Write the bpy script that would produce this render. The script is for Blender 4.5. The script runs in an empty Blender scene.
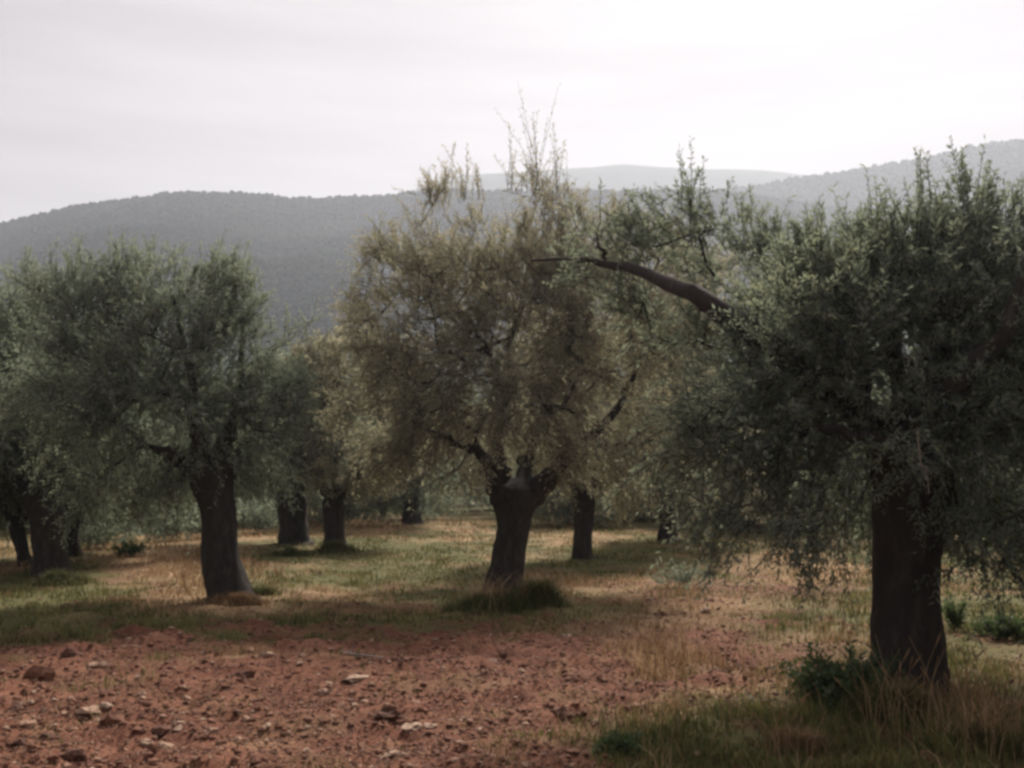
import bpy, math, random
import numpy as np
from mathutils import Vector

# ------------------------------------------------------------------ camera
F = 1005.0                       # focal length in pixels of the 1024 px wide frame
CAM_Z = 1.6
PITCH = math.atan(83.0 / F)
scene = bpy.context.scene
col = scene.collection
cam_data = bpy.data.cameras.new('camera')
cam = bpy.data.objects.new('camera', cam_data)
col.objects.link(cam)
cam_data.sensor_width = 36.0
cam_data.lens = 36.0 * F / 1024.0
cam_data.clip_start = 0.1
cam_data.clip_end = 8000.0
cam.location = (0, 0, CAM_Z)
cam.rotation_euler = (math.pi / 2 + PITCH, 0, 0)
scene.camera = cam

# ------------------------------------------------------------------ sky, sun, exposure
SUN_EL, SUN_AZ = math.radians(44), math.radians(16)     # azimuth to the right of +Y
world = bpy.data.worlds.new('World')
scene.world = world
world.use_nodes = True
wn, wl = world.node_tree.nodes, world.node_tree.links
wn.clear()
sky = wn.new('ShaderNodeTexSky')
sky.sky_type = 'NISHITA'
sky.sun_disc = False
sky.sun_elevation = SUN_EL
sky.sun_rotation = SUN_AZ
sky.dust_density = 3.0
tc = wn.new('ShaderNodeTexCoord')
mp = wn.new('ShaderNodeMapping'); mp.inputs['Scale'].default_value = (1.0, 1.0, 9.0)
nz = wn.new('ShaderNodeTexNoise'); nz.inputs['Scale'].default_value = 2.2
nz.inputs['Detail'].default_value = 5.0; nz.inputs['Roughness'].default_value = 0.55
rp = wn.new('ShaderNodeValToRGB')
rp.color_ramp.elements[0].position = 0.36; rp.color_ramp.elements[0].color = (7.2, 6.4, 6.6, 1)
rp.color_ramp.elements[1].position = 0.66; rp.color_ramp.elements[1].color = (9.5, 8.6, 8.7, 1)
mx = wn.new('ShaderNodeMixRGB'); mx.inputs[0].default_value = 0.95
bg = wn.new('ShaderNodeBackground'); bg.inputs['Strength'].default_value = 0.035
wo = wn.new('ShaderNodeOutputWorld')
wl.new(tc.outputs['Generated'], mp.inputs['Vector']); wl.new(mp.outputs[0], nz.inputs['Vector'])
wl.new(nz.outputs['Fac'], rp.inputs[0]); wl.new(sky.outputs[0], mx.inputs[1])
wl.new(rp.outputs[0], mx.inputs[2]); wl.new(mx.outputs[0], bg.inputs['Color'])
wl.new(bg.outputs[0], wo.inputs['Surface'])

sun_data = bpy.data.lights.new('sun', 'SUN')
sun_data.energy = 4.4
sun_data.angle = math.radians(10)
sun_data.color = (1.0, 0.90, 0.80)
sun = bpy.data.objects.new('sun', sun_data)
col.objects.link(sun)
sdir = Vector((math.sin(SUN_AZ) * math.cos(SUN_EL), math.cos(SUN_AZ) * math.cos(SUN_EL), math.sin(SUN_EL)))
sun.rotation_euler = sdir.to_track_quat('Z', 'Y').to_euler()
sun.location = sdir * 60

scene.view_settings.view_transform = 'Standard'
scene.view_settings.look = 'None'
scene.view_settings.gamma = 1.0
scene.view_settings.exposure = 0.9
scene.render.engine = 'CYCLES'
scene.cycles.max_bounces = 8
scene.cycles.diffuse_bounces = 5
scene.cycles.transmission_bounces = 4
scene.cycles.transparent_max_bounces = 6
scene.cycles.volume_bounces = 0
scene.cycles.use_denoising = True
scene.cycles.filter_width = 3.1          # soft old lens

HAZE_DENSITY = 0.00056

# ------------------------------------------------------------------ numeric helpers
rng = np.random.default_rng(7)
CP, SP = math.cos(PITCH), math.sin(PITCH)

def at(px, py, D):
    """world point seen at pixel (px, py) at distance D along +Y"""
    u = (px - 512.0) / F; v = (384.0 - py) / F
    y = CP - v * SP; z = SP + v * CP
    return np.array([u / y * D, D, CAM_Z + z / y * D])

def to_px(x, y, z):
    zz = z - CAM_Z
    d = y * CP + zz * SP; h = -y * SP + zz * CP
    d = np.maximum(d, 0.05)
    return 512 + F * x / d, 384 - F * h / d

def hash3(i, j, k):
    n = (i.astype(np.int64) * 374761393 + j.astype(np.int64) * 668265263 + k.astype(np.int64) * 2147483647) & 0xffffffff
    n = ((n ^ (n >> 13)) * 1274126177) & 0xffffffff
    return ((n ^ (n >> 16)) & 0xffff) / 65535.0

def vnoise(x, y, z=None):
    x = np.asarray(x, float); y = np.asarray(y, float)
    z = np.zeros_like(x) if z is None else np.asarray(z, float)
    i, j, k = np.floor(x), np.floor(y), np.floor(z)
    fx, fy, fz = x - i, y - j, z - k
    fx = fx * fx * (3 - 2 * fx); fy = fy * fy * (3 - 2 * fy); fz = fz * fz * (3 - 2 * fz)
    r = 0
    for a in (0, 1):
        for b in (0, 1):
            for c in (0, 1):
                w = (fx if a else 1 - fx) * (fy if b else 1 - fy) * (fz if c else 1 - fz)
                r = r + w * hash3(i + a, j + b, k + c)
    return r * 2 - 1

def fbm(x, y, s, octv=4, seed=0.0):
    r, a = 0, 1.0
    for o in range(octv):
        r = r + a * vnoise(x * s + seed + 17.3 * o, y * s - seed + 5.1 * o)
        a *= 0.5; s *= 2.03
    return r

def sstep(a, b, x):
    t = np.clip((x - a) / (b - a), 0, 1)
    return t * t * (3 - 2 * t)

def unit(v):
    return v / np.maximum(np.linalg.norm(v, axis=-1, keepdims=True), 1e-9)

# ------------------------------------------------------------------ object helpers
def make_mesh(name, verts, faces, mat, smooth=False, attrs=None):
    """faces: (n,3) or (n,4) int array, or a list of such arrays"""
    if not isinstance(faces, list):
        faces = [faces]
    verts = np.asarray(verts, np.float32)
    me = bpy.data.meshes.new(name)
    nl = sum(f.size for f in faces); nf = sum(len(f) for f in faces)
    me.vertices.add(len(verts)); me.loops.add(nl); me.polygons.add(nf)
    me.vertices.foreach_set('co', verts.ravel())
    me.loops.foreach_set('vertex_index', np.concatenate([f.ravel() for f in faces]).astype(np.int32))
    tot = np.concatenate([np.full(len(f), f.shape[1], np.int32) for f in faces])
    start = np.concatenate([[0], np.cumsum(tot)[:-1]]).astype(np.int32)
    me.polygons.foreach_set('loop_start', start)
    me.polygons.foreach_set('loop_total', tot)
    me.polygons.foreach_set('use_smooth', np.full(nf, smooth, bool))
    for k, v in (attrs or {}).items():
        a = me.attributes.new(k, 'FLOAT', 'POINT')
        a.data.foreach_set('value', np.asarray(v, np.float32))
    me.materials.append(mat)
    me.update(calc_edges=True)
    return me

def link(name, me, parent=None, loc=(0, 0, 0)):
    o = bpy.data.objects.new(name, me)
    col.objects.link(o)
    o.location = loc
    if parent is not None:
        o.parent = parent
    return o

def tag(o, label=None, cat=None, group=None, kind=None):
    if label: o['label'] = label
    if cat: o['category'] = cat
    if group: o['group'] = group
    if kind: o['kind'] = kind
    return o

def empty(name, loc):
    e = bpy.data.objects.new(name, None)
    col.objects.link(e)
    e.location = loc
    e.empty_display_size = 0.2
    return e

# ------------------------------------------------------------------ materials
def new_mat(name):
    m = bpy.data.materials.new(name)
    m.use_nodes = True
    n, l = m.node_tree.nodes, m.node_tree.links
    b = n['Principled BSDF']
    return m, n, l, b

def ramp(n, stops):
    r = n.new('ShaderNodeValToRGB')
    e = r.color_ramp.elements
    while len(e) < len(stops):
        e.new(0.5)
    for k, (p, c) in enumerate(stops):
        e[k].position = p; e[k].color = (*c, 1)
    return r

def leaf_mat(name, stops, silver, trans=0.48, tcol=(0.34, 0.39, 0.25)):
    m, n, l, b = new_mat(name)
    at_ = n.new('ShaderNodeAttribute'); at_.attribute_name = 'tint'
    r = ramp(n, stops)
    geo = n.new('ShaderNodeNewGeometry')
    mixc = n.new('ShaderNodeMixRGB')
    sv = n.new('ShaderNodeMixRGB'); sv.inputs[0].default_value = 0.75
    sv.inputs[2].default_value = (*silver, 1)
    l.new(at_.outputs['Fac'], r.inputs[0])
    l.new(r.outputs[0], sv.inputs[1])
    l.new(geo.outputs['Backfacing'], mixc.inputs[0])
    l.new(r.outputs[0], mixc.inputs[1]); l.new(sv.outputs[0], mixc.inputs[2])
    l.new(mixc.outputs[0], b.inputs['Base Color'])
    b.inputs['Roughness'].default_value = 0.6
    b.inputs['Specular IOR Level'].default_value = 0.25
    t = n.new('ShaderNodeBsdfTranslucent')
    tm = n.new('ShaderNodeMixRGB'); tm.inputs[0].default_value = 0.65
    tm.inputs[2].default_value = (*tcol, 1)
    l.new(r.outputs[0], tm.inputs[1]); l.new(tm.outputs[0], t.inputs['Color'])
    ms = n.new('ShaderNodeMixShader'); ms.inputs[0].default_value = trans
    l.new(b.outputs[0], ms.inputs[1]); l.new(t.outputs[0], ms.inputs[2])
    l.new(ms.outputs[0], n['Material Output'].inputs['Surface'])
    return m

def bark_mat():
    m, n, l, b = new_mat('bark')
    tcn = n.new('ShaderNodeTexCoord')
    mpp = n.new('ShaderNodeMapping'); mpp.inputs['Scale'].default_value = (1, 1, 0.3)
    nn = n.new('ShaderNodeTexNoise'); nn.inputs['Scale'].default_value = 16; nn.inputs['Detail'].default_value = 7
    nn.inputs['Roughness'].default_value = 0.7
    n2 = n.new('ShaderNodeTexNoise'); n2.inputs['Scale'].default_value = 3.0; n2.inputs['Detail'].default_value = 4
    r = ramp(n, [(0.3, (0.015, 0.013, 0.013)), (0.5, (0.038, 0.032, 0.029)), (0.72, (0.105, 0.095, 0.086))])
    mm = n.new('ShaderNodeMixRGB'); mm.inputs[2].default_value = (0.034, 0.028, 0.025, 1)
    bp = n.new('ShaderNodeBump'); bp.inputs['Strength'].default_value = 0.9; bp.inputs['Distance'].default_value = 0.03
    l.new(tcn.outputs['Object'], mpp.inputs[0]); l.new(mpp.outputs[0], nn.inputs['Vector'])
    l.new(tcn.outputs['Object'], n2.inputs['Vector'])
    l.new(nn.outputs['Fac'], r.inputs[0]); l.new(r.outputs[0], mm.inputs[1]); l.new(n2.outputs['Fac'], mm.inputs[0])
    l.new(mm.outputs[0], b.inputs['Base Color']); l.new(nn.outputs['Fac'], bp.inputs['Height'])
    l.new(bp.outputs[0], b.inputs['Normal'])
    b.inputs['Roughness'].default_value = 0.92
    b.inputs['Specular IOR Level'].default_value = 0.2
    return m

def ground_mat():
    m, n, l, b = new_mat('red_earth_and_thatch')
    a1 = n.new('ShaderNodeAttribute'); a1.attribute_name = 'soil'
    a2 = n.new('ShaderNodeAttribute'); a2.attribute_name = 'green'
    tcn = n.new('ShaderNodeTexCoord')
    def noise(sc, det, rough=0.6):
        q = n.new('ShaderNodeTexNoise'); q.inputs['Scale'].default_value = sc
        q.inputs['Detail'].default_value = det; q.inputs['Roughness'].default_value = rough
        l.new(tcn.outputs['Object'], q.inputs['Vector']); return q
    nA, nB, nC = noise(2.3, 6), noise(22, 6, 0.7), noise(70, 3)
    rs = ramp(n, [(0.32, (0.05, 0.021, 0.013)), (0.5, (0.15, 0.062, 0.038)), (0.68, (0.27, 0.135, 0.085))])
    rg = ramp(n, [(0.3, (0.06, 0.062, 0.024)), (0.7, (0.14, 0.13, 0.05))])
    rd = ramp(n, [(0.25, (0.15, 0.09, 0.05)), (0.5, (0.30, 0.20, 0.11)), (0.8, (0.42, 0.32, 0.19))])
    ad = n.new('ShaderNodeMixRGB'); ad.inputs[0].default_value = 0.55
    l.new(nA.outputs['Fac'], ad.inputs[1]); l.new(nB.outputs['Fac'], ad.inputs[2])
    for r in (rs, rg, rd):
        l.new(ad.outputs[0], r.inputs[0])
    m1 = n.new('ShaderNodeMixRGB'); m2 = n.new('ShaderNodeMixRGB')
    l.new(a2.outputs['Fac'], m1.inputs[0]); l.new(rd.outputs[0], m1.inputs[1]); l.new(rg.outputs[0], m1.inputs[2])
    l.new(a1.outputs['Fac'], m2.inputs[0]); l.new(m1.outputs[0], m2.inputs[1]); l.new(rs.outputs[0], m2.inputs[2])
    l.new(m2.outputs[0], b.inputs['Base Color'])
    bm = n.new('ShaderNodeMixRGB'); bm.inputs[0].default_value = 0.4
    l.new(nB.outputs['Fac'], bm.inputs[1]); l.new(nC.outputs['Fac'], bm.inputs[2])
    bp = n.new('ShaderNodeBump'); bp.inputs['Strength'].default_value = 0.8; bp.inputs['Distance'].default_value = 0.04
    l.new(bm.outputs[0], bp.inputs['Height']); l.new(bp.outputs[0], b.inputs['Normal'])
    b.inputs['Roughness'].default_value = 0.95
    b.inputs['Specular IOR Level'].default_value = 0.15
    return m

def tint_mat(name, stops, rough=0.8, trans=0.0, spec=0.2, bump=None):
    m, n, l, b = new_mat(name)
    a = n.new('ShaderNodeAttribute'); a.attribute_name = 'tint'
    r = ramp(n, stops)
    l.new(a.outputs['Fac'], r.inputs[0]); l.new(r.outputs[0], b.inputs['Base Color'])
    b.inputs['Roughness'].default_value = rough
    b.inputs['Specular IOR Level'].default_value = spec
    if bump:
        tcn = n.new('ShaderNodeTexCoord')
        q = n.new('ShaderNodeTexNoise'); q.inputs['Scale'].default_value = bump; q.inputs['Detail'].default_value = 6
        l.new(tcn.outputs['Object'], q.inputs['Vector'])
        bp = n.new('ShaderNodeBump'); bp.inputs['Strength'].default_value = 0.7; bp.inputs['Distance'].default_value = 0.02
        l.new(q.outputs['Fac'], bp.inputs['Height']); l.new(bp.outputs[0], b.inputs['Normal'])
        mm = n.new('ShaderNodeMixRGB'); mm.blend_type = 'MULTIPLY'; mm.inputs[0].default_value = 0.7
        r2 = ramp(n, [(0.3, (0.45, 0.42, 0.4)), (0.7, (1.25, 1.2, 1.15))])
        l.new(q.outputs['Fac'], r2.inputs[0]); l.new(r.outputs[0], mm.inputs[1]); l.new(r2.outputs[0], mm.inputs[2])
        l.new(mm.outputs[0], b.inputs['Base Color'])
    if trans:
        t = n.new('ShaderNodeBsdfTranslucent'); l.new(r.outputs[0], t.inputs['Color'])
        ms = n.new('ShaderNodeMixShader'); ms.inputs[0].default_value = trans
        l.new(b.outputs[0], ms.inputs[1]); l.new(t.outputs[0], ms.inputs[2])
        l.new(ms.outputs[0], n['Material Output'].inputs['Surface'])
    return m

def hill_mat(name, c0, c1, c2, scale):
    m, n, l, b = new_mat(name)
    tcn = n.new('ShaderNodeTexCoord')
    q = n.new('ShaderNodeTexNoise'); q.inputs['Scale'].default_value = scale; q.inputs['Detail'].default_value = 8
    q.inputs['Roughness'].default_value = 0.65
    l.new(tcn.outputs['Object'], q.inputs['Vector'])
    r = ramp(n, [(0.3, c0), (0.55, c1), (0.8, c2)])
    l.new(q.outputs['Fac'], r.inputs[0]); l.new(r.outputs[0], b.inputs['Base Color'])
    b.inputs['Roughness'].default_value = 1.0
    b.inputs['Specular IOR Level'].default_value = 0.0
    return m

M_BARK = bark_mat()
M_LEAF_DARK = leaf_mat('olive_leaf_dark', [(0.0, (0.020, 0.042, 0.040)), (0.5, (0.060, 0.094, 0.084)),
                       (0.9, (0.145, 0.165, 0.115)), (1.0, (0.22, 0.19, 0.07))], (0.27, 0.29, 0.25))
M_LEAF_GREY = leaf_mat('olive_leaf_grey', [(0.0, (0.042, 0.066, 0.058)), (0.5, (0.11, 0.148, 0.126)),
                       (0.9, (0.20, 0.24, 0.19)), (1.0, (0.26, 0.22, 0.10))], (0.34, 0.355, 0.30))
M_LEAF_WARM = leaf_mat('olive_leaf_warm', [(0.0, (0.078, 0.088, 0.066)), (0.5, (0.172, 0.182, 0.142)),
                       (0.85, (0.27, 0.27, 0.21)), (1.0, (0.36, 0.29, 0.15))], (0.40, 0.395, 0.33), 0.5, (0.50, 0.46, 0.28))  # warmer and paler leaf colour, standing in for flare glow over the crowns
M_SHRUB = leaf_mat('shrub_leaf', [(0.0, (0.028, 0.05, 0.022)), (0.6, (0.06, 0.095, 0.04)), (1.0, (0.11, 0.14, 0.05))],
                   (0.10, 0.14, 0.08), 0.3, (0.12, 0.18, 0.05))
M_GROUND = ground_mat()
M_GREEN = tint_mat('green_grass', [(0.0, (0.05, 0.058, 0.02)), (0.5, (0.125, 0.13, 0.046)), (1.0, (0.26, 0.235, 0.085))], 0.6, 0.3)
M_DRY = tint_mat('dry_grass', [(0.0, (0.15, 0.085, 0.045)), (0.5, (0.33, 0.215, 0.115)), (1.0, (0.50, 0.37, 0.22))], 0.75, 0.3)
M_STONE = tint_mat('limestone', [(0.0, (0.06, 0.036, 0.028)), (0.35, (0.17, 0.078, 0.05)), (0.65, (0.27, 0.165, 0.115)), (1.0, (0.42, 0.31, 0.235))],
                   0.9, bump=35)
M_LITTER = tint_mat('leaf_litter', [(0.0, (0.08, 0.04, 0.028)), (0.5, (0.22, 0.12, 0.072)), (1.0, (0.40, 0.30, 0.21))], 0.8)
M_STICK = tint_mat('weathered_wood', [(0.0, (0.2, 0.17, 0.15)), (1.0, (0.36, 0.32, 0.29))], 0.9, bump=40)
M_HILL = hill_mat('scrub_hillside', (0.010, 0.018, 0.017), (0.022, 0.033, 0.03), (0.045, 0.055, 0.045), 0.35)
M_FOREST = tint_mat('maquis_bushes', [(0.0, (0.012, 0.021, 0.019)), (0.6, (0.025, 0.037, 0.032)), (1.0, (0.05, 0.06, 0.046))], 1.0, spec=0.0)
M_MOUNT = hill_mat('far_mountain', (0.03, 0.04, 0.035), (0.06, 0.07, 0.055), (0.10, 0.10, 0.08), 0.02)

# ------------------------------------------------------------------ terrain
def base_h(x, y):
    """ground height without the small clods"""
    h = 0.10 * vnoise(np.asarray(x) * 0.13 + 3.1, np.asarray(y) * 0.13 + 1.7) * sstep(9, 16, y)
    h = h + 0.05 * vnoise(np.asarray(x) * 0.5, np.asarray(y) * 0.5) * sstep(5, 9, y)
    return h - 9.0 * sstep(42, 140, y)

def paint(x, y, z=0.0):
    """soil / green / dry cover of the ground at world (x, y)"""
    px, py = to_px(x, y, z)
    ok = (y > 2.5)
    n1 = fbm(x, y, 0.9, 4, 3.0); n2 = fbm(x, y, 2.7, 3, 9.0)
    def blob(cx, cy, rx, ry):
        return np.exp(-(((px - cx) / rx) ** 2 + ((py - cy) / ry) ** 2))
    edge = py + 9 * n1 + 5 * n2
    lim = 636 + 10 * sstep(120, 0, px) - 4 * sstep(380, 460, px)
    soil = sstep(lim - 20, lim + 30, edge + 8 * n2) * (1 - 0.62 * sstep(575, 660, px + 30 * n1)) * (1 - 0.6 * sstep(820, 900, px))
    soil = soil + 0.75 * blob(745, 588, 120, 13) + 0.55 * blob(700, 632, 70, 22) + 0.35 * blob(770, 660, 90, 18) + 0.2 * blob(560, 640, 90, 12)
    soil = soil - 0.75 * blob(680, 745, 130, 28) - 0.3 * blob(100, 690, 60, 9)
    soil = soil * (1.0 + 0.28 * n2 + 0.12 * n1) + 0.55 * sstep(0.35, 0.9, fbm(x, y, 1.6, 4, 31.0) + 0.3 * n2) * sstep(545, 575, py)
    green = 0.70 + 0.55 * n1 + 0.35 * n2
    for cx, cy, rx, ry, w in ((320, 558, 100, 15, .6), (420, 572, 90, 20, .35), (250, 592, 30, 12, .6), (110, 632, 220, 17, .95), (350, 628, 150, 9, .8),
                              (700, 742, 140, 30, .5), (840, 690, 60, 30, .8), (985, 625, 60, 35, .9), (610, 556, 70, 12, .6), (460, 512, 50, 12, .5),
                              (930, 750, 170, 40, .9), (60, 590, 70, 14, .5), (820, 622, 60, 10, .5), (500, 605, 80, 16, .5)):
        green = green + w * blob(cx, cy, rx, ry)
    for cx, cy, rx, ry, w in ((205, 572, 70, 30, 1.0), (150, 558, 60, 12, .8), (330, 592, 40, 8, .4), (400, 528, 110, 9, .7), (640, 615, 60, 32, .6),
                              (700, 665, 110, 40, .4), (800, 562, 90, 10, .6), (960, 690, 60, 38, .15), (640, 690, 30, 60, .5), (250, 610, 60, 10, .4), (540, 575, 50, 20, .4)):
        green = green - w * blob(cx, cy, rx, ry)
    soil = np.where(ok, np.clip(soil, 0, 1), 0.5)
    green = np.where(ok, np.clip(green, 0, 1), 0.4)
    return soil, green

def axis(parts):
    return np.unique(np.round(np.concatenate(parts), 4))

xs_pos = np.geomspace(8.5, 1750, 46)
gx = axis([-xs_pos, np.arange(-8, 8.01, 0.065), xs_pos])
gy = axis([np.linspace(-300, -20, 8), np.linspace(-16, 4, 11), np.arange(4.6, 13, 0.065), np.arange(13, 42, 0.3), np.geomspace(42, 1850, 40)])
GX, GY = np.meshgrid(gx, gy)
near = sstep(14, 11, GY) * sstep(9, 7, np.abs(GX)) * sstep(3.5, 4.8, GY)
SO, GR = paint(GX, GY)
GZ = base_h(GX, GY) + near * (0.03 * fbm(GX, GY, 2.2, 2, 1.0) + 0.045 * (0.3 + SO) * np.abs(fbm(GX, GY, 5.0, 3, 2.0)))
nxg, nyg = len(gx), len(gy)

def ground_z(x, y):
    """bilinear lookup in the finished ground sheet"""
    x = np.asarray(x, float); y = np.asarray(y, float)
    i = np.clip(np.searchsorted(gx, x) - 1, 0, nxg - 2); j = np.clip(np.searchsorted(gy, y) - 1, 0, nyg - 2)
    tx = (x - gx[i]) / (gx[i + 1] - gx[i]); ty = (y - gy[j]) / (gy[j + 1] - gy[j])
    return (GZ[j, i] * (1 - tx) * (1 - ty) + GZ[j, i + 1] * tx * (1 - ty) + GZ[j + 1, i] * (1 - tx) * ty + GZ[j + 1, i + 1] * tx * ty)

def grid_faces(nx, ny):
    i, j = np.meshgrid(np.arange(nx - 1), np.arange(ny - 1))
    a = (j * nx + i).ravel()
    return np.stack([a, a + 1, a + nx + 1, a + nx], 1)

ground = link('ground', make_mesh('ground', np.stack([GX, GY, GZ], -1).reshape(-1, 3), grid_faces(nxg, nyg), M_GROUND, True,
                                  {'soil': SO.ravel(), 'green': GR.ravel()}))
tag(ground, 'red stony earth and grass of the olive grove', kind='structure')

def ground_depth(px, py):
    """distance along Y of the ground seen at a pixel"""
    lo, hi = 3.0, 60.0
    for _ in range(40):
        mid = (lo + hi) / 2
        p = at(px, py, mid)
        if p[2] > float(ground_z(p[0], p[1])): lo = mid
        else: hi = mid
    return (lo + hi) / 2

# ------------------------------------------------------------------ hills
def hill(name, prof, y_foot, y_ridge, z_foot, mat, label, nu=220, nt=46, rough=0.03, sharp=1.0, seed=0.0):
    pxs = np.linspace(prof[0][0], prof[-1][0], nu)
    pys = np.interp(pxs, [p[0] for p in prof], [p[1] for p in prof])
    k = np.ones(5) / 5
    pys = np.convolve(np.pad(pys, 2, mode='edge'), k, 'valid')
    ts = np.linspace(0, 1.5, nt)
    V = np.zeros((nt, nu, 3))
    u = (pxs - 512) / F
    for a, t in enumerate(ts):
        Y = y_foot + (y_ridge - y_foot) * t
        ridge = np.array([at(p, q, y_ridge)[2] for p, q in zip(pxs, pys)])
        if t <= 1:
            f = t ** sharp * (1 - 0.25 * (1 - t) * t)
        else:
            f = 1 - 1.6 * (t - 1) ** 1.5
        X = u * (y_ridge * 0.35 + Y * 0.65) / 0.998
        Z = z_foot + (ridge - z_foot) * f
        amp = rough * (y_ridge - y_foot) * (1 - abs(1 - t)) * (0.15 + min(1, abs(1 - t) * 2.2))
        Z = Z + amp * fbm(X, np.full_like(X, Y), 5.0 / (y_ridge - y_foot), 4, seed)
        V[a] = np.stack([X, np.full_like(X, Y), Z], -1)
    o = link(name, make_mesh(name, V.reshape(-1, 3), grid_faces(nu, nt), mat, True))
    tag(o, label, kind='structure')
    return V

near_prof = [(-700, 300), (-250, 262), (-90, 238), (0, 222), (60, 206), (120, 200), (180, 196), (230, 197.5), (275, 199.5), (330, 196), (410, 191), (430, 188),
             (455, 186), (490, 189), (600, 191), (700, 192), (790, 200), (900, 215), (1100, 250), (1500, 320)]
right_prof = [(480, 300), (600, 240), (690, 199), (740, 189), (800, 179), (860, 171), (910, 163), (950, 156), (985, 147), (1024, 142), (1080, 141), (1250, 155), (1700, 200)]
far_prof = [(250, 235), (380, 197), (425, 187), (440, 180), (462, 175), (490, 173.5), (545, 171), (585, 168), (625, 164.5), (650, 166), (690, 169), (745, 169.5),
            (780, 172), (830, 178), (950, 190), (1150, 220)]
V_near = hill('hill_near', near_prof, 130, 600, -9, M_HILL, 'long dark scrub-covered hillside behind the olive grove', rough=0.035, sharp=1.15)
V_right = hill('hill_right', right_prof, 320, 740, -9, M_HILL, 'pale hazy hill rising toward the right edge', rough=0.03, sharp=1.1, seed=4.0)
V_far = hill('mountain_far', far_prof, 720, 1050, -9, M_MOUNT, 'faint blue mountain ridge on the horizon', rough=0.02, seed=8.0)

ICO = None
def ico():
    t = (1 + 5 ** 0.5) / 2
    v = np.array([(-1, t, 0), (1, t, 0), (-1, -t, 0), (1, -t, 0), (0, -1, t), (0, 1, t), (0, -1, -t), (0, 1, -t), (t, 0, -1), (t, 0, 1), (-t, 0, -1), (-t, 0, 1)], float)
    f = np.array([(0, 11, 5), (0, 5, 1), (0, 1, 7), (0, 7, 10), (0, 10, 11), (1, 5, 9), (5, 11, 4), (11, 10, 2), (10, 7, 6), (7, 1, 8),
                  (3, 9, 4), (3, 4, 2), (3, 2, 6), (3, 6, 8), (3, 8, 9), (4, 9, 5), (2, 4, 11), (6, 2, 10), (8, 6, 7), (9, 8, 1)])
    return unit(v), f
ICO = ico()

def scatter_lumps(P, R, sq, tint, jit=0.35):
    """many lumpy low-poly bodies in one mesh"""
    v, f = ICO
    n = len(P)
    V = v[None] * (1 + rng.uniform(-jit, jit, (n, 12, 1)))
    V = V * np.stack([R, R * rng.uniform(0.8, 1.2, n), R * sq], -1)[:, None, :]
    a = rng.uniform(0, 6.283, n); c, s = np.cos(a)[:, None], np.sin(a)[:, None]
    V = np.stack([V[..., 0] * c - V[..., 1] * s, V[..., 0] * s + V[..., 1] * c, V[..., 2]], -1) + P[:, None, :]
    Fc = f[None] + (np.arange(n) * 12)[:, None, None]
    return V.reshape(-1, 3), Fc.reshape(-1, 3), np.repeat(tint, 12)

def forest(name, V, n, r0, r1, t0, label, px0=-120, px1=1150):
    nt, nu, _ = V.shape
    tmax = (nt - 1) / 1.5
    t = tmax * (t0 + (1.03 - t0) * rng.uniform(0, 1, n * 4) ** 0.9); uu = rng.uniform(0, nu - 1.001, n * 4)
    i = uu.astype(int); j = np.minimum(t.astype(int), nt - 2); fu = (uu - i)[:, None]; ft = (t - j)[:, None]
    P = V[j, i] * (1 - fu) * (1 - ft) + V[j, i + 1] * fu * (1 - ft) + V[j + 1, i] * (1 - fu) * ft + V[j + 1, i + 1] * fu * ft
    px, py = to_px(P[:, 0], P[:, 1], P[:, 2])
    P = P[(px > px0) & (px < px1)][:n]
    n = len(P)
    R = rng.uniform(r0, r1, n) * (0.75 + 0.5 * rng.random(n) ** 3)
    tint = np.clip(0.5 + 0.35 * fbm(P[:, 0], P[:, 1], 0.03, 3, 2.0) + rng.normal(0, 0.22, n), 0, 1)
    P[:, 2] += R * 0.35
    v, f, tt = scatter_lumps(P, R, rng.uniform(0.7, 1.15, n), tint)
    o = link(name, make_mesh(name, v, f, M_FOREST, True, {'tint': tt}))
    tag(o, label, 'scrub', kind='stuff')

forest('hillside_scrub', V_near, 30000, 0.7, 1.6, 0.36, 'dense dark maquis scrub covering the long hillside', px1=820)
forest('ridge_scrub', V_right, 11000, 1.4, 2.6, 0.45, 'hazy scrub covering the hill at the right edge', px0=640)

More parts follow.
